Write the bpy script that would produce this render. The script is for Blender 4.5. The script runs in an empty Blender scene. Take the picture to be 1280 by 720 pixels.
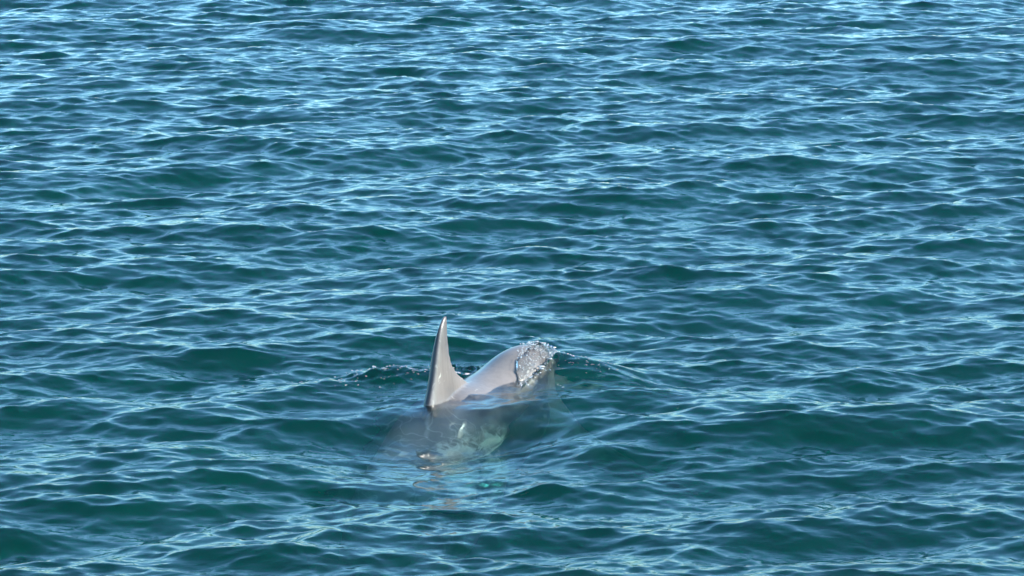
import bpy, bmesh, math, random
import numpy as np
from mathutils import Vector, Matrix

R = math.radians
SC = bpy.context.scene
COL = SC.collection

# ------------------------------------------------------------------ camera
CAM_H, PITCH, HFOV = 2.24, 10.0, 17.0
cam_d = bpy.data.cameras.new('camera')
cam = bpy.data.objects.new('camera', cam_d); COL.objects.link(cam)
cam.location = (0, 0, CAM_H)
cam.rotation_euler = (R(90 - PITCH), 0, 0)
cam_d.sensor_width = 36
cam_d.angle = R(HFOV)
cam_d.clip_start = 0.1
cam_d.clip_end = 20000
SC.camera = cam

# ------------------------------------------------------------------ sky, sun, exposure
SUN_EL = 36.0
SUN_DIR = Vector((0.965, -0.26))            # horizontal direction towards the sun: right of and behind the camera
w = bpy.data.worlds.new('World'); SC.world = w; w.use_nodes = True
nt = w.node_tree; nt.nodes.clear()
sky = nt.nodes.new('ShaderNodeTexSky'); sky.sky_type = 'NISHITA'
sky.sun_disc = False
sky.sun_elevation = R(SUN_EL)
sky.sun_rotation = math.atan2(SUN_DIR.x, SUN_DIR.y)
sky.air_density = 1.0; sky.dust_density = 0.5; sky.ozone_density = 3.0
bg = nt.nodes.new('ShaderNodeBackground'); bg.inputs['Strength'].default_value = 0.15
wo = nt.nodes.new('ShaderNodeOutputWorld')
tint = nt.nodes.new('ShaderNodeMix'); tint.data_type = 'RGBA'; tint.blend_type = 'MULTIPLY'; tint.inputs[0].default_value = 1.0
tint.inputs[7].default_value = (0.57, 0.92, 1.0, 1)
nt.links.new(sky.outputs[0], tint.inputs[6]); nt.links.new(tint.outputs[2], bg.inputs[0]); nt.links.new(bg.outputs[0], wo.inputs[0])

sd = bpy.data.lights.new('sun', 'SUN'); sun = bpy.data.objects.new('sun', sd); COL.objects.link(sun)
sd.energy = 3.4; sd.angle = R(0.53); sd.color = (1.0, 0.93, 0.82)
sdir = Vector((SUN_DIR.x * math.cos(R(SUN_EL)), SUN_DIR.y * math.cos(R(SUN_EL)), math.sin(R(SUN_EL)))).normalized()
sun.rotation_euler = sdir.to_track_quat('Z', 'Y').to_euler()
sun.location = (6, -4, 8)

vs = SC.view_settings
vs.view_transform = 'Standard'; vs.look = 'None'; vs.gamma = 1; vs.use_curve_mapping = False
vs.exposure = 1.35
SC.cycles.use_denoising = True
SC.cycles.max_bounces = 8
SC.cycles.volume_bounces = 2
SC.cycles.transparent_max_bounces = 8
SC.cycles.transmission_bounces = 6
SC.cycles.caustics_reflective = False
SC.cycles.caustics_refractive = True
SC.cycles.sample_clamp_indirect = 4.0

# ------------------------------------------------------------------ small helpers
def smooth_interp(xs, ys, x, sig=0.0):
    y = np.interp(x, xs, ys)
    if sig > 0:
        dx = x[1] - x[0]; n = int(3 * sig / dx)
        k = np.exp(-0.5 * (np.arange(-n, n + 1) * dx / sig) ** 2); k /= k.sum()
        y = np.convolve(np.pad(y, n, mode='edge'), k, mode='valid')
    return y

def sstep(a, b, x):
    t = np.clip((x - a) / (b - a), 0, 1)
    return t * t * (3 - 2 * t)

def mesh_object(name, co, faces, mat, smooth=True):
    me = bpy.data.meshes.new(name)
    co = np.asarray(co, np.float32); faces = np.asarray(faces, np.int32)
    nf, k = faces.shape
    me.vertices.add(len(co)); me.vertices.foreach_set('co', co.ravel())
    me.loops.add(nf * k); me.loops.foreach_set('vertex_index', faces.ravel())
    me.polygons.add(nf)
    me.polygons.foreach_set('loop_start', np.arange(0, nf * k, k, dtype=np.int32))
    me.update(calc_edges=True)
    me.polygons.foreach_set('use_smooth', np.full(nf, smooth))
    me.materials.append(mat)
    o = bpy.data.objects.new(name, me); COL.objects.link(o)
    return o

def new_mat(name):
    m = bpy.data.materials.new(name); m.use_nodes = True
    m.node_tree.nodes.clear()
    return m, m.node_tree

def N(nt, typ, **kw):
    n = nt.nodes.new(typ)
    for k, v in kw.items():
        if hasattr(n, k): setattr(n, k, v)
        else: n.inputs[k].default_value = v
    return n

# ------------------------------------------------------------------ materials
def water_material():
    m, nt = new_mat('sea_water'); L = nt.links.new
    out = N(nt, 'ShaderNodeOutputMaterial')
    tc = N(nt, 'ShaderNodeTexCoord')
    mp = N(nt, 'ShaderNodeMapping'); mp.inputs['Scale'].default_value = (0.55, 1.0, 1.0)
    L(tc.outputs['Object'], mp.inputs[0])
    n1 = N(nt, 'ShaderNodeTexNoise'); n1.inputs['Scale'].default_value = 26; n1.inputs['Detail'].default_value = 3
    n1.inputs['Roughness'].default_value = 0.5; n1.inputs['Distortion'].default_value = 0.4
    L(mp.outputs[0], n1.inputs['Vector'])
    # ruffled and glassy patches
    n2 = N(nt, 'ShaderNodeTexNoise'); n2.inputs['Scale'].default_value = 1.6; n2.inputs['Detail'].default_value = 2
    L(mp.outputs[0], n2.inputs['Vector'])
    mr = N(nt, 'ShaderNodeMapRange'); mr.inputs[1].default_value = 0.35; mr.inputs[2].default_value = 0.7
    mr.inputs[3].default_value = 0.3; mr.inputs[4].default_value = 1.0
    L(n2.outputs[0], mr.inputs[0])
    mu = N(nt, 'ShaderNodeMath', operation='MULTIPLY'); L(n1.outputs[0], mu.inputs[0]); L(mr.outputs[0], mu.inputs[1])
    bp = N(nt, 'ShaderNodeBump'); bp.inputs['Distance'].default_value = 0.006; bp.inputs['Strength'].default_value = 0.55
    L(mu.outputs[0], bp.inputs['Height'])
    fr = N(nt, 'ShaderNodeFresnel'); fr.inputs['IOR'].default_value = 1.333; L(bp.outputs[0], fr.inputs['Normal'])
    gl = N(nt, 'ShaderNodeBsdfGlossy'); gl.inputs['Roughness'].default_value = 0.02
    gl.inputs['Color'].default_value = (1, 1, 1, 1); L(bp.outputs[0], gl.inputs['Normal'])
    rf = N(nt, 'ShaderNodeBsdfRefraction'); rf.inputs['IOR'].default_value = 1.333; rf.inputs['Roughness'].default_value = 0.0
    L(bp.outputs[0], rf.inputs['Normal'])
    tr = N(nt, 'ShaderNodeBsdfTransparent')
    mt = N(nt, 'ShaderNodeMixShader'); mt.inputs[0].default_value = 0.56
    L(tr.outputs[0], mt.inputs[1]); L(rf.outputs[0], mt.inputs[2])
    mx = N(nt, 'ShaderNodeMixShader'); L(fr.outputs[0], mx.inputs[0]); L(mt.outputs[0], mx.inputs[1]); L(gl.outputs[0], mx.inputs[2])
    L(mx.outputs[0], out.inputs['Surface'])
    # green, slightly turbid sea water
    sc_ = N(nt, 'ShaderNodeVolumeScatter'); sc_.inputs['Color'].default_value = (0.0, 0.108, 0.066, 1)
    sc_.inputs['Density'].default_value = 1.6; sc_.inputs['Anisotropy'].default_value = 0.0
    ab = N(nt, 'ShaderNodeVolumeAbsorption'); ab.inputs['Color'].default_value = (0.25, 0.77, 0.76, 1)
    ab.inputs['Density'].default_value = 2.5
    ad = N(nt, 'ShaderNodeAddShader'); L(sc_.outputs[0], ad.inputs[0]); L(ab.outputs[0], ad.inputs[1])
    L(ad.outputs[0], out.inputs['Volume'])
    return m

def skin_material():
    m, nt = new_mat('dolphin_skin'); L = nt.links.new
    out = N(nt, 'ShaderNodeOutputMaterial')
    p = N(nt, 'ShaderNodeBsdfPrincipled'); L(p.outputs[0], out.inputs[0])
    at = N(nt, 'ShaderNodeAttribute', attribute_name='belly')
    tc = N(nt, 'ShaderNodeTexCoord')
    n1 = N(nt, 'ShaderNodeTexNoise'); n1.inputs['Scale'].default_value = 7; n1.inputs['Detail'].default_value = 6
    n1.inputs['Roughness'].default_value = 0.6; L(tc.outputs['Object'], n1.inputs['Vector'])
    mp = N(nt, 'ShaderNodeMapping'); mp.inputs['Scale'].default_value = (60, 60, 7); L(tc.outputs['Object'], mp.inputs[0])
    n2 = N(nt, 'ShaderNodeTexNoise'); n2.inputs['Scale'].default_value = 1.0; n2.inputs['Detail'].default_value = 3
    L(mp.outputs[0], n2.inputs['Vector'])
    ramp = N(nt, 'ShaderNodeValToRGB')
    e = ramp.color_ramp.elements
    e[0].position = 0.0; e[0].color = (0.20, 0.17, 0.150, 1)
    e[1].position = 1.0; e[1].color = (0.72, 0.70, 0.63, 1)
    k = e.new(0.27); k.color = (0.16, 0.142, 0.132, 1)
    k = e.new(0.40); k.color = (0.60, 0.58, 0.52, 1)
    nb = N(nt, 'ShaderNodeMath', operation='MULTIPLY_ADD'); nb.inputs[1].default_value = 0.5; L(n1.outputs[0], nb.inputs[0])
    nb.inputs[2].default_value = -0.25
    nc = N(nt, 'ShaderNodeMath', operation='ADD'); L(nb.outputs[0], nc.inputs[0]); L(at.outputs['Fac'], nc.inputs[1])
    L(nc.outputs[0], ramp.inputs[0])
    mr = N(nt, 'ShaderNodeMapRange'); mr.inputs[1].default_value = 0.3; mr.inputs[2].default_value = 0.7
    mr.inputs[3].default_value = 0.74; mr.inputs[4].default_value = 1.2
    L(n1.outputs[0], mr.inputs[0])
    mr2 = N(nt, 'ShaderNodeMapRange'); mr2.inputs[1].default_value = 0.3; mr2.inputs[2].default_value = 0.7
    mr2.inputs[3].default_value = 0.93; mr2.inputs[4].default_value = 1.06
    L(n2.outputs[0], mr2.inputs[0])
    mu = N(nt, 'ShaderNodeMath', operation='MULTIPLY'); L(mr.outputs[0], mu.inputs[0]); L(mr2.outputs[0], mu.inputs[1])
    vm = N(nt, 'ShaderNodeVectorMath', operation='SCALE'); L(ramp.outputs[0], vm.inputs[0]); L(mu.outputs[0], vm.inputs['Scale'])
    bz = N(nt, 'ShaderNodeAttribute', attribute_name='caustic_patch'); rk = N(nt, 'ShaderNodeAttribute', attribute_name='caustic_lines')
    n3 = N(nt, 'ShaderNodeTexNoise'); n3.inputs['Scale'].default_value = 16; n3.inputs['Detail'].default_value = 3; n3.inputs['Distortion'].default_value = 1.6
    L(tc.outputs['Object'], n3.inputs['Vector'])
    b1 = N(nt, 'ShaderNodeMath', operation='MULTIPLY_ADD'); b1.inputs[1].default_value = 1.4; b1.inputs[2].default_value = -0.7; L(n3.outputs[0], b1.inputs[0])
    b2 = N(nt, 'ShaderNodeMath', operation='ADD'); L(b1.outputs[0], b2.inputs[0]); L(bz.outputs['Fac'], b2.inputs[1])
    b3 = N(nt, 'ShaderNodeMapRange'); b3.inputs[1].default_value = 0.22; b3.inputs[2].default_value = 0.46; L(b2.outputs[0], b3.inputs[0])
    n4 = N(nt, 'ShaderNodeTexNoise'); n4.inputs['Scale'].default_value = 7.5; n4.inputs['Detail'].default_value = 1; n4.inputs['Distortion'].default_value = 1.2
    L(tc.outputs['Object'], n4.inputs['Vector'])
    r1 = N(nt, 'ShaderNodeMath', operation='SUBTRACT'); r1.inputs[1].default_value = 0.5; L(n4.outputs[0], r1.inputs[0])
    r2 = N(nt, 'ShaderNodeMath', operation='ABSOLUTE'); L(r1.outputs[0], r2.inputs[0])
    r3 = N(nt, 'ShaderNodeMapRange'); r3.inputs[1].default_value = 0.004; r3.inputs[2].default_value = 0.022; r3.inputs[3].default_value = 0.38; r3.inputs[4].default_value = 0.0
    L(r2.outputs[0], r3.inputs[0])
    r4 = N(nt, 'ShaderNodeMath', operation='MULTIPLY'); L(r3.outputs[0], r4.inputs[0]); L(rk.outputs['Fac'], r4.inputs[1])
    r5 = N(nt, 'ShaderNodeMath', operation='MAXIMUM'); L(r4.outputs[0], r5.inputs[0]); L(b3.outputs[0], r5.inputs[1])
    pm = N(nt, 'ShaderNodeMix'); pm.data_type = 'RGBA'; pm.inputs[7].default_value = (0.80, 0.77, 0.66, 1)  # pale tone for the caustic light painted into the skin
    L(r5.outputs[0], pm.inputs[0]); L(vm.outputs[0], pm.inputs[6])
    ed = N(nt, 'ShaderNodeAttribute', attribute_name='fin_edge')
    em = N(nt, 'ShaderNodeMix'); em.data_type = 'RGBA'; em.inputs[7].default_value = (0.03, 0.026, 0.027, 1)  # shade painted on the fin's front edge, with the darker tip
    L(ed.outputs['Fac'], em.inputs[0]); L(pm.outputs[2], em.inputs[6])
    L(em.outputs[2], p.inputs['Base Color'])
    p.inputs['Roughness'].default_value = 0.30
    p.inputs['Coat Weight'].default_value = 0.35; p.inputs['Coat Roughness'].default_value = 0.12; p.inputs['Coat IOR'].default_value = 1.33
    bp = N(nt, 'ShaderNodeBump'); bp.inputs['Strength'].default_value = 0.25; bp.inputs['Distance'].default_value = 0.002
    L(n2.outputs[0], bp.inputs['Height']); L(bp.outputs[0], p.inputs['Normal'])
    return m

def foam_material():
    m, nt = new_mat('foam'); L = nt.links.new
    out = N(nt, 'ShaderNodeOutputMaterial'); p = N(nt, 'ShaderNodeBsdfPrincipled'); L(p.outputs[0], out.inputs[0])
    p.inputs['Base Color'].default_value = (0.82, 0.84, 0.84, 1); p.inputs['Roughness'].default_value = 0.25
    p.inputs['Transmission Weight'].default_value = 0.35; p.inputs['IOR'].default_value = 1.33
    return m

def drop_material():
    m, nt = new_mat('water_drop'); L = nt.links.new
    out = N(nt, 'ShaderNodeOutputMaterial'); p = N(nt, 'ShaderNodeBsdfPrincipled'); L(p.outputs[0], out.inputs[0])
    p.inputs['Base Color'].default_value = (0.9, 0.95, 0.95, 1); p.inputs['Roughness'].default_value = 0.12
    p.inputs['Transmission Weight'].default_value = 0.85; p.inputs['IOR'].default_value = 1.33
    return m

def eye_material():
    m, nt = new_mat('eye'); L = nt.links.new
    out = N(nt, 'ShaderNodeOutputMaterial'); p = N(nt, 'ShaderNodeBsdfPrincipled'); L(p.outputs[0], out.inputs[0])
    p.inputs['Base Color'].default_value = (0.012, 0.01, 0.01, 1); p.inputs['Roughness'].default_value = 0.1
    return m

M_WATER, M_SKIN, M_FOAM, M_DROP, M_EYE = water_material(), skin_material(), foam_material(), drop_material(), eye_material()

# ------------------------------------------------------------------ the dolphin's spine (metres; u runs from the beak to the tail)
U0, U1, DU = -1.26, 1.06, 0.005
U = np.arange(U0, U1 + 1e-6, DU)
OX, OY = -0.167, 10.77
ORIGIN = np.array([OX, OY])                      # where the back meets the fin's rear edge
theta = np.radians(smooth_interp([-1.26, -.5, -.1, .1, .35, .6, 1.06], [10, 16, 26, 32, 45, 52, 50], U, 0.06))
ridge = smooth_interp([-1.26, -1.0, -.7, -.5, -.3, -.19, -.1, 0, .1, .2, .29, .37, .47, .6, .8, 1.06],
                      [-.60, -.47, -.28, -.165, -.080, -.022, .010, .022, .024, .046, .090, .107, .070, -.07, -.22, -.36], U, 0.026)
RZ = smooth_interp([-1.26, -1.22, -1.12, -1.08, -1.03, -.9, -.7, -.45, -.2, 0, .2, .4, .6, .8, .98, 1.06],
                   [.012, .026, .040, .060, .105, .145, .185, .212, .215, .200, .165, .122, .086, .058, .034, .012], U, 0.02)
RY = smooth_interp([-1.26, -1.22, -1.12, -1.08, -1.03, -.9, -.7, -.45, -.2, 0, .2, .4, .6, .8, .98, 1.06],
                   [.016, .034, .048, .066, .100, .140, .180, .205, .208, .190, .145, .092, .055, .034, .026, .012], U, 0.02)
dz = np.gradient(ridge, DU)
hz = np.sqrt(np.clip(1 - dz ** 2, 0.05, 1))
tx, ty = np.sin(theta) * hz, np.cos(theta) * hz
px = np.cumsum(tx) * DU; py = np.cumsum(ty) * DU
i0 = int(round((0 - U0) / DU))
px += ORIGIN[0] - px[i0]; py += ORIGIN[1] - py[i0]
RIDGE = np.stack([px, py, ridge], 1)
TAN = np.stack([tx, ty, dz], 1); TAN /= np.linalg.norm(TAN, axis=1)[:, None]
LAT = np.stack([np.cos(theta), -np.sin(theta), np.zeros_like(theta)], 1)   # towards the dolphin's left flank
UPV = np.cross(LAT, TAN); UPV *= np.sign(UPV[:, 2])[:, None]
CEN = RIDGE - UPV * RZ[:, None]

def at_u(arr, u):
    return np.array([np.interp(u, U, arr[:, k]) for k in range(arr.shape[1])]) if arr.ndim == 2 else np.interp(u, U, arr)

def loft(rings):
    n = len(rings[0]); co = []; fa = []
    for r in rings: co += [tuple(p) for p in r]
    for i in range(len(rings) - 1):
        for j in range(n):
            a = i * n + j; b = i * n + (j + 1) % n
            fa.append((a, b, b + n, a + n))
    co.append(tuple(np.mean(rings[0], 0))); co.append(tuple(np.mean(rings[-1], 0)))
    c0, c1 = len(co) - 2, len(co) - 1
    o = (len(rings) - 1) * n
    for j in range(n):
        fa.append((c0, (j + 1) % n, j)); fa.append((c1, o + j, o + (j + 1) % n))
    return co, fa

def foil(frac, thick):
    """closed aerofoil outline in (chord fraction, thickness)"""
    t = np.linspace(0, 2 * math.pi, 28, endpoint=False)
    x = 0.5 * (1 - np.cos(t))
    prof = np.where(x < .13, np.sqrt(np.clip(1 - (1 - x / .13) ** 2, 0, 1)), 1 - (np.clip(x - .13, 0, 1) / .87) ** 2.6)
    y = np.where(np.sin(t) >= 0, 1, -1) * prof * 0.5
    return x, np.where(np.sin(t) >= 0, 1, -1) * np.maximum(np.abs(y * thick), 0.0055 * np.sqrt(np.clip(4 * x * (1 - x), 0, 1)) + .0008)

def blade(stations):
    """stations: list of (leading point, trailing point, thickness normal, thickness)"""
    rings = []
    for le, te, nrm, th in stations:
        x, y = foil(0, th)
        le, te, nrm = map(np.asarray, (le, te, nrm))
        rings.append([le + (te - le) * a + nrm * b for a, b in zip(x, y)])
    return loft(rings)

FIN = []
def build_dolphin():
    verts, faces = [], []
    def add(cf):
        o = len(verts); verts.extend(cf[0]); faces.extend([tuple(i + o for i in f) for f in cf[1]])
    # trunk
    a = np.linspace(0, 2 * math.pi, 48, endpoint=False)
    rings = []
    for i in range(0, len(U), 4):
        s, c = np.sin(a), np.cos(a)
        rings.append(CEN[i] + np.outer(s * RY[i], LAT[i]) + np.outer(c * RZ[i], UPV[i]))
    add(loft(rings))
    # dorsal fin: (z, leading u, trailing u, thickness)
    rows = [(-.10, -.21, .055, .050), (-.04, -.232, .050, .048), (.0, -.235, .030, .045), (.03, -.222, .050, .040), (.050, -.213, .012, .038), (.072, -.205, -.024, .036),
            (.10, -.196, -.053, .033), (.125, -.189, -.067, .031), (.15, -.182, -.077, .029), (.175, -.174, -.082, .026), (.20, -.165, -.086, .023), (.222, -.156, -.089, .020),
            (.242, -.146, -.091, .017), (.260, -.135, -.093, .014), (.276, -.122, -.096, .011), (.287, -.111, -.098, .009)]
    FIN.extend(rows)
    st = []
    th = at_u(theta, -.1); d = np.array([math.sin(th), math.cos(th), 0]); l = np.array([math.cos(th), -math.sin(th), 0])
    base = np.array([ORIGIN[0], ORIGIN[1], 0])
    for z, ul, ut, tk in rows:
        zf = z * (1 - .07 * min(1, max(0, z / .28)))
        st.append((base + d * ul + np.array([0, 0, zf]), base + d * ut + np.array([0, 0, zf]), l, tk * 1.0))
    add(blade(st))
    # flippers
    for s in (1, -1):
        c, la, up, t = at_u(CEN, -.74), at_u(LAT, -.74), at_u(UPV, -.74), at_u(TAN, -.74)
        root = c + la * s * .12 - up * .10
        out = la * s * .80 - up * .52 + t * .32; out /= np.linalg.norm(out)
        nrm = np.cross(out, t); nrm /= np.linalg.norm(nrm)
        st = []
        for q, ch, sw, tk in [(0, .15, 0, .045), (.06, .15, .0, .042), (.13, .145, .015, .034), (.20, .125, .045, .026), (.26, .095, .085, .018), (.31, .055, .135, .012), (.335, .02, .17, .007)]:
            le = root + out * q + t * (sw - .07); st.append((le, le + t * ch, nrm, tk))
        add(blade(st))
    # flukes
    for s in (1, -1):
        c, la, up, t = at_u(CEN, .97), at_u(LAT, .97), at_u(UPV, .97), at_u(TAN, .97)
        st = []
        for q, ch, sw, tk in [(-.01, .17, -.06, .030), (.05, .17, -.03, .028), (.11, .155, .01, .022), (.17, .125, .055, .017), (.22, .09, .10, .013), (.255, .05, .145, .010), (.275, .02, .18, .007)]:
            le = c + la * s * q + t * (sw - .02); st.append((le, le + t * ch, up, tk))
        add(blade(st))
    me = bpy.data.meshes.new('rough'); me.from_pydata([tuple(map(float, v)) for v in verts], [], faces)
    bm = bmesh.new(); bm.from_mesh(me); bmesh.ops.recalc_face_normals(bm, faces=bm.faces); bm.to_mesh(me); bm.free()
    ob = bpy.data.objects.new('rough', me); COL.objects.link(ob)
    r = ob.modifiers.new('r', 'REMESH'); r.mode = 'VOXEL'; r.voxel_size = 0.0045; r.adaptivity = 0
    sm = ob.modifiers.new('s', 'SMOOTH'); sm.factor = 0.5; sm.iterations = 10
    dg = bpy.context.evaluated_depsgraph_get(); dg.update()
    ev = bpy.data.meshes.new_from_object(ob.evaluated_get(dg))
    bpy.data.objects.remove(ob); bpy.data.meshes.remove(me)
    n = len(ev.vertices); co = np.empty(n * 3, np.float32); ev.vertices.foreach_get('co', co); co = co.reshape(-1, 3)
    # countershading: 0 on the back, 1 on the belly
    bel = np.empty(n, np.float32); caustic = np.zeros(n, np.float32); caustic_lines = np.zeros(n, np.float32)
    cc = CEN[::4]; uu = UPV[::4]; rr = RZ[::4]; ll = LAT[::4]; ry = RY[::4]; us = U[::4]
    for s in range(0, n, 8000):
        d2 = ((co[s:s + 8000, None, :] - cc[None]) ** 2).sum(2); k = d2.argmin(1)
        h = ((co[s:s + 8000] - cc[k]) * uu[k]).sum(1) / rr[k]
        v = ((co[s:s + 8000] - cc[k]) * ll[k]).sum(1) / ry[k]; u_ = us[k]
        # painted caustic light: pale patches on the left flank, thin lines over the shoulders
        caustic[s:s + 8000] = (v > 0) * np.maximum(np.exp(-((u_ + .43) / .10) ** 2 - ((h - .58) / .26) ** 2), .9 * np.exp(-((u_ + .24) / .07) ** 2 - ((h - .26) / .20) ** 2))
        caustic_lines[s:s + 8000] = sstep(-.14, -.24, u_) * sstep(-.9, -.6, u_)
        bel[s:s + 8000] = (1 - np.clip((h + 0.75) / 1.25, 0, 1)) * (1 - .92 * sstep(-.15, .05, u_))
        bel[s:s + 8000] = np.where(np.abs(v) > 1.08, np.minimum(bel[s:s + 8000], .1), bel[s:s + 8000])
    # shade painted dark along the front edge and right side of the dorsal fin
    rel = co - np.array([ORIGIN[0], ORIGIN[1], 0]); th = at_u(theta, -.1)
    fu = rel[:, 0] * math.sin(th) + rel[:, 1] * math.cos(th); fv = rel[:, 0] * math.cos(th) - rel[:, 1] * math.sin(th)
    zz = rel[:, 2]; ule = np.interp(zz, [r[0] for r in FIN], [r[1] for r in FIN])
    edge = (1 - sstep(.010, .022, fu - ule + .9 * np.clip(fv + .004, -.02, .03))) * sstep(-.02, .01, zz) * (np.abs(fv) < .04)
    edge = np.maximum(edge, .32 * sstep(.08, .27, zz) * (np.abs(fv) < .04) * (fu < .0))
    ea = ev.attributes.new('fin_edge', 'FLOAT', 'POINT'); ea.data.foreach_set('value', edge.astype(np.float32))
    for nm, ar in (('caustic_patch', caustic), ('caustic_lines', caustic_lines)):
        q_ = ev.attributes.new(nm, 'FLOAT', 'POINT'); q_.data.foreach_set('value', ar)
    at = ev.attributes.new('belly', 'FLOAT', 'POINT'); at.data.foreach_set('value', bel)
    ev.polygons.foreach_set('use_smooth', np.ones(len(ev.polygons), bool))
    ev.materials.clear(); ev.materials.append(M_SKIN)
    ev.name = 'dolphin'
    o = bpy.data.objects.new('dolphin', ev); COL.objects.link(o)
    o['label'] = 'pale grey dolphin surfacing with its upright dorsal fin and wet back out of the water'
    o['category'] = 'dolphin'
    for s in (1, -1):
        c, la, up = at_u(CEN, -.985), at_u(LAT, -.985), at_u(UPV, -.985)
        ry = at_u(RY, -.985)
        bm = bmesh.new(); bmesh.ops.create_uvsphere(bm, u_segments=12, v_segments=8, radius=.014)
        bmesh.ops.translate(bm, verts=bm.verts, vec=Vector(c + la * s * (ry - .008) - up * .012))
        e = bpy.data.meshes.new('eye'); bm.to_mesh(e); bm.free(); e.materials.append(M_EYE)
        for p_ in e.polygons: p_.use_smooth = True
        eo = bpy.data.objects.new('eye', e); COL.objects.link(eo); eo.parent = o
    return o
dolphin = build_dolphin()

# ------------------------------------------------------------------ the sea surface
rng = np.random.default_rng(11)
TL, TN = 19.0, 2048
def wave_tile():
    k1 = 2 * np.pi * np.fft.fftfreq(TN, TL / TN)
    KX, KY = np.meshgrid(k1, k1, indexing='xy')
    K = np.hypot(KX, KY); K[0, 0] = 1
    g = rng.normal(size=(TN, TN)) + 1j * rng.normal(size=(TN, TN))
    def part(lam_p, power, spread, heading, floor, lam_min, slope, lam_hi=None):
        kp = 2 * np.pi / lam_p
        ang = np.arctan2(KY, KX) - np.radians(heading)
        D = np.abs(np.cos(ang)) ** spread + floor
        S = np.exp(-1.25 * (kp / K) ** 4) * (K / kp) ** (-power) * D * np.exp(-(K * lam_min / (2 * np.pi)) ** 2)
        A = np.sqrt(S); A[0, 0] = 0
        H = g * A
        sl = np.sqrt((np.abs(H) ** 2 * K ** 2).sum() / 2)
        return H * (slope / sl)
    H = part(0.60, 4.6, 2.6, 96, 0.025, 0.022, 0.142) + part(0.17, 4.2, 1.5, 80, 0.08, 0.016, 0.080)
    H = H + part(2.0, 5.5, 4, 104, 0.01, 0.4, 0.066)
    h = np.fft.ifft2(H).real * TN * TN
    ch = 0.65
    dx = np.fft.ifft2(-1j * KX / K * H).real * TN * TN * ch
    dy = np.fft.ifft2(-1j * KY / K * H).real * TN * TN * ch
    sgn = -1.0
    low = np.exp(-(K * 0.35 / (2 * np.pi)) ** 4)
    hl = np.fft.ifft2(H * low).real * TN * TN
    return h, dx * sgn, dy * sgn, hl
h_t, dx_t, dy_t, hl_t = wave_tile()
# np.fft.ifft2 real part of a one-sided random spectrum: the horizontal shift must steepen the crests
def sample(tile, X, Y):
    fx = (X / TL * TN) % TN; fy = (Y / TL * TN) % TN
    ix = np.floor(fx).astype(int); iy = np.floor(fy).astype(int); ax = (fx - ix)[None, :]; ay = (fy - iy)[:, None]
    ix1 = (ix + 1) % TN; iy1 = (iy + 1) % TN; ix %= TN; iy %= TN
    return ((tile[np.ix_(iy, ix)] * (1 - ax) + tile[np.ix_(iy, ix1)] * ax) * (1 - ay) +
            (tile[np.ix_(iy1, ix)] * (1 - ax) + tile[np.ix_(iy1, ix1)] * ax) * ay)

def axis(lo, hi, step_fn, far):
    v = [lo]
    while v[-1] < hi: v.append(v[-1] + step_fn(v[-1]))
    a = list(v)
    s = step_fn(v[-1])
    while a[-1] < far: s *= 1.16; a.append(a[-1] + s)
    b = []; s = step_fn(lo); q = lo
    while q > -far: s *= 1.16; q -= s; b.append(q)
    return np.array(b[::-1] + a)
XS = axis(-4.4, 4.4, lambda x: 0.006 if -.60 < x < .45 else (0.0095 if abs(x) < 2.0 else 0.0145), 4000)
YS = axis(7.8, 26.0, lambda y: 0.0065 if OY - .15 < y < OY + .65 else 0.0092 * (y / 9.0) ** 1.2, 4000)

def vnoise(x, y, seed, scale):
    r = np.random.default_rng(seed); G = r.random((64, 64))
    fx = x * scale + 100.3; fy = y * scale + 57.1
    ix = np.floor(fx).astype(int); iy = np.floor(fy).astype(int); ax = fx - ix; ay = fy - iy
    ax = ax * ax * (3 - 2 * ax); ay = ay * ay * (3 - 2 * ay)
    g = lambda i, j: G[j % 64, i % 64]
    return (g(ix, iy) * (1 - ax) + g(ix + 1, iy) * ax) * (1 - ay) + (g(ix, iy + 1) * (1 - ax) + g(ix + 1, iy + 1) * ax) * ay

def body_uv(x, y):
    """arc length and lateral offset (left positive) of points beside the dolphin"""
    P = np.stack([px, py], 1)[::2]
    d2 = (x[:, None] - P[None, :, 0]) ** 2 + (y[:, None] - P[None, :, 1]) ** 2
    k = d2.argmin(1) * 2
    v = (x - px[k]) * LAT[k, 0] + (y - py[k]) * LAT[k, 1]
    return U[k], v, np.sqrt(d2.min(1)), k

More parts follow.
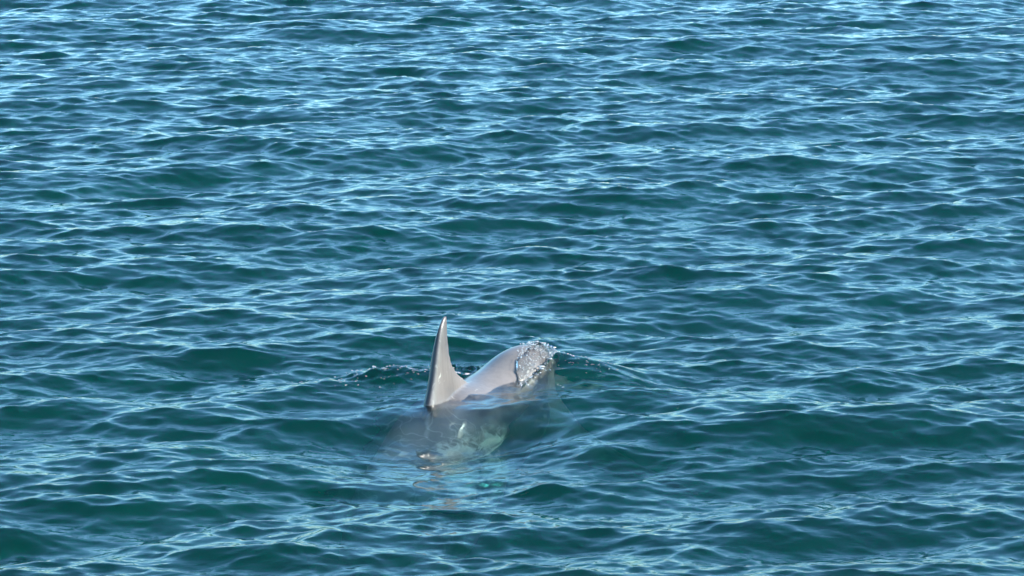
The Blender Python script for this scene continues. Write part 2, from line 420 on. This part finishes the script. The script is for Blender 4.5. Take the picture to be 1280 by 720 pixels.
def local_water(x, y, z):
    """the water around the dolphin: calmer beside it, heaped behind the fin, running off the tail stock"""
    u, v, d, k = body_uv(x, y)
    # calmer water over and just in front of the animal
    calm = np.exp(-((x + 0.20) / 0.36) ** 2 - ((y - OY + .40) / 0.50) ** 2)
    z = z * (1 - 0.55 * calm)
    # a wave face rising towards the animal
    z = z + 0.003 * np.exp(-((x + 0.20) / 0.40) ** 2 - ((y - OY + .18) / 0.13) ** 2) - 0.090 * np.exp(-((x + 0.22) / 0.40) ** 2 - ((y - OY + .57) / np.where(y > OY - .57, 0.19, .55)) ** 2)
    z = z + calm * (0.013 * (vnoise(x * .8, y * .6, 12, 9) - .5) + 0.009 * (vnoise(x * .8, y * .5, 13, 21) - .5))
    # heaped, broken water behind the fin
    yc = OY + 0.22 + 0.10 * (x + 0.4)
    heap = np.exp(-((x + 0.36) / 0.25) ** 2) * np.exp(-((y - yc) / 0.09) ** 2)
    z = z + heap * (0.042 + 0.022 * (vnoise(x, y, 3, 22) - .5) + 0.012 * (vnoise(x, y, 4, 50) - .5))
    # swell of water pushed up beside the sinking tail
    ut = at_u(RIDGE, .55) + at_u(LAT, .55) * .12
    z = z + 0.078 * np.exp(-(((x - ut[0]) * .9 - (y - ut[1]) * .44) / .20) ** 2 - (((x - ut[0]) * .44 + (y - ut[1]) * .9) / .15) ** 2)
    # water closing over the tail stock
    cz = CEN[k, 2]; top = cz + RZ[k] * np.sqrt(np.clip(1 - (v / RY[k]) ** 2, 0, 1))
    edge = u - (0.35 - 1.45 * np.clip(v, 0, .2) + 0.5 * np.clip(-v, 0, .2) + 0.09 * (vnoise(x, y, 5, 24) - .5) + .02 * (vnoise(x, y, 6, 70) - .5))
    on = (np.abs(v) < RY[k] * 1.02) & (u > .05) & (u < 1.0)
    lump = 0.002 + 0.010 * np.abs(vnoise(x, y, 7, 40) - .5) + 0.010 * vnoise(x, y, 8, 60) * vnoise(x, y, 9, 38)
    thick = sstep(0.0, 0.10, edge)
    film = np.where(on, top - .005 + (lump + .005) * thick, -1)
    amt = (edge > 0) * sstep(.52, .42, u)
    z = np.where(on & (amt > 0), np.maximum(z, film * amt + (1 - amt) * (top - 0.03)), z)
    # thin collar where the water runs back down beside the tail stock
    col = np.exp(-((np.abs(v) - RY[k]) / 0.03) ** 2) * sstep(.05, .2, u) * sstep(.62, .42, u) * (np.abs(v) > RY[k])
    z = z + col * (0.012 + 0.02 * (vnoise(x, y, 10, 45) - .4))
    return z

def build_sea():
    nx, ny = len(XS), len(YS)
    X, Y = np.meshgrid(XS, YS, indexing='xy')
    h = sample(h_t, XS, YS); hl = sample(hl_t, XS, YS); ddx = sample(dx_t, XS, YS); ddy = sample(dy_t, XS, YS)
    sx = np.gradient(XS)[None, :]; sy = np.gradient(YS)[:, None]
    step = np.maximum(sx, sy)
    f1 = 1 - sstep(0.03, 0.12, step); f2 = 1 - sstep(0.15, 0.6, step)
    Z = h * f1 + hl * (1 - f1) * f2
    Xd = X + ddx * f1; Yd = Y + ddy * f1
    # near the dolphin
    sel = (np.abs(Xd + .1) < 1.3) & (np.abs(Yd - OY + .2) < 1.9)
    Z[sel] = local_water(Xd[sel], Yd[sel], Z[sel])
    co = np.stack([Xd.ravel(), Yd.ravel(), Z.ravel()], 1)
    idx = np.arange(nx * ny).reshape(ny, nx)
    q = np.stack([idx[:-1, :-1], idx[:-1, 1:], idx[1:, 1:], idx[1:, :-1]], -1).reshape(-1, 4)
    # sides and bottom close the body of water
    base = len(co); dep = -12.0
    rim = np.concatenate([idx[0, :], idx[1:, -1], idx[-1, -2::-1], idx[-2:0:-1, 0]])
    bot = co[rim].copy(); bot[:, 2] = dep
    n = len(rim); b = np.arange(n) + base
    side = np.stack([rim, b, np.roll(b, -1), np.roll(rim, -1)], 1)
    cidx = [0, nx - 1, nx - 1 + ny - 1, 2 * (nx - 1) + ny - 1]
    # bottom as strips between the two long edges
    e0 = b[:nx]; e2 = b[nx - 1 + ny - 1: nx - 1 + ny - 1 + nx][::-1]
    floor = np.stack([e0[:-1], e2[:-1], e2[1:], e0[1:]], 1)
    o = mesh_object('sea', np.concatenate([co, bot]), np.concatenate([q, side, floor]), M_WATER)
    o['kind'] = 'structure'
    o['label'] = 'teal sea with short wind waves reflecting pale blue sky'
    return o, (Xd, Yd, Z)
sea, GRID = build_sea()

def water_z(x, y):
    i = np.searchsorted(XS, x); j = np.searchsorted(YS, y)
    return float(GRID[2][min(j, len(YS) - 1), min(i, len(XS) - 1)])

# ------------------------------------------------------------------ drops and foam round the animal
def specks(name, pts, mat, label, sub=1):
    ico = bmesh.new(); bmesh.ops.create_icosphere(ico, subdivisions=sub, radius=1.0)
    ico.verts.ensure_lookup_table()
    bv = np.array([v.co[:] for v in ico.verts]); bf = np.array([[v.index for v in f.verts] for f in ico.faces]); ico.free()
    co, fa = [], []
    r = np.random.default_rng(5)
    for (x, y, z, sx, sy, sz) in pts:
        a = r.uniform(0, 6.28); c, s = math.cos(a), math.sin(a)
        jit = bv * (1 + r.uniform(-.28, .28, (len(bv), 1)))
        p = jit * np.array([sx, sy, sz]); p = np.stack([p[:, 0] * c - p[:, 1] * s, p[:, 0] * s + p[:, 1] * c, p[:, 2]], 1)
        fa.append(bf + sum(len(q) for q in co) if False else bf + len(bv) * len(co)); co.append(p + np.array([x, y, z]))
    o = mesh_object(name, np.concatenate(co), np.concatenate(fa), mat)
    o['kind'] = 'stuff'; o['label'] = label; o['category'] = 'spray'
    return o
rnd = random.Random(4)
drops, foam = [], []
for i in range(150):                                    # glittering drops on the heaped water behind the fin
    x = rnd.gauss(-.38, .17); y = OY + .19 + .10 * (x + .4) + rnd.gauss(0, .05)
    s = rnd.uniform(.0012, .0035) * (1.6 if rnd.random() < .12 else 1)
    drops.append((x, y, water_z(x, y) + s * .3, s * rnd.uniform(.8, 2.2), s, s * .8))
for i in range(70):                                     # loose drops beyond the tail stock
    u = rnd.uniform(.25, .75); v = rnd.uniform(.04, .26)
    p, la = at_u(RIDGE, u), at_u(LAT, u)
    x, y = p[0] + la[0] * v, p[1] + la[1] * v; s = rnd.uniform(.0012, .0035)
    drops.append((x, y, water_z(x, y) + s * .3, s * rnd.uniform(1, 2.5), s, s * .7))
for i in range(30):                                    # foam where the water closes over the tail stock
    u = rnd.uniform(.12, .46); v = at_u(RY, u) * rnd.uniform(.75, 1.12)
    p, la = at_u(RIDGE, u), at_u(LAT, u)
    x, y = p[0] + la[0] * v, p[1] + la[1] * v; s = rnd.uniform(.0015, .0045)
    foam.append((x, y, water_z(x, y) + .001, s * rnd.uniform(1, 3), s, s * .6))
for i in range(40):
    u = rnd.gauss(.50, .05); v = rnd.gauss(0, .035)
    p, la = at_u(RIDGE, u), at_u(LAT, u)
    x, y = p[0] + la[0] * v, p[1] + la[1] * v; s = rnd.uniform(.002, .005)
    foam.append((x, y, water_z(x, y) + .001, s * rnd.uniform(1, 3), s, s * .5))
for i in range(40):
    x = rnd.gauss(-.10, .06); y = OY + rnd.gauss(.19, .03); s = rnd.uniform(.0015, .004)
    foam.append((x, y, water_z(x, y) + .001, s * rnd.uniform(1, 3.5), s, s * .5))
for i in range(1000):                                    # beads of water on the film running off the back
    u = rnd.uniform(.15, .46); v = at_u(RY, u) * rnd.uniform(-.2, 1.0)
    if u < .36 - 1.55 * max(v, 0) + rnd.uniform(-.03, .06): continue
    p, la = at_u(RIDGE, u), at_u(LAT, u)
    x, y = p[0] + la[0] * v, p[1] + la[1] * v; s = rnd.uniform(.0007, .0022)
    (drops if rnd.random() < .2 else foam).append((x, y, max(water_z(x, y), at_u(CEN, u)[2] + at_u(RZ, u) * math.sqrt(max(0, 1 - (v / at_u(RY, u)) ** 2)) + rnd.uniform(.002, .007)), s * rnd.uniform(.8, 2.0), s, s * .8))
specks('spray_drops', drops, M_DROP, 'glittering water drops on the broken wave beside the dolphin fin')
specks('foam_flecks', foam, M_FOAM, 'white foam flecks where water closes over the dolphin back')
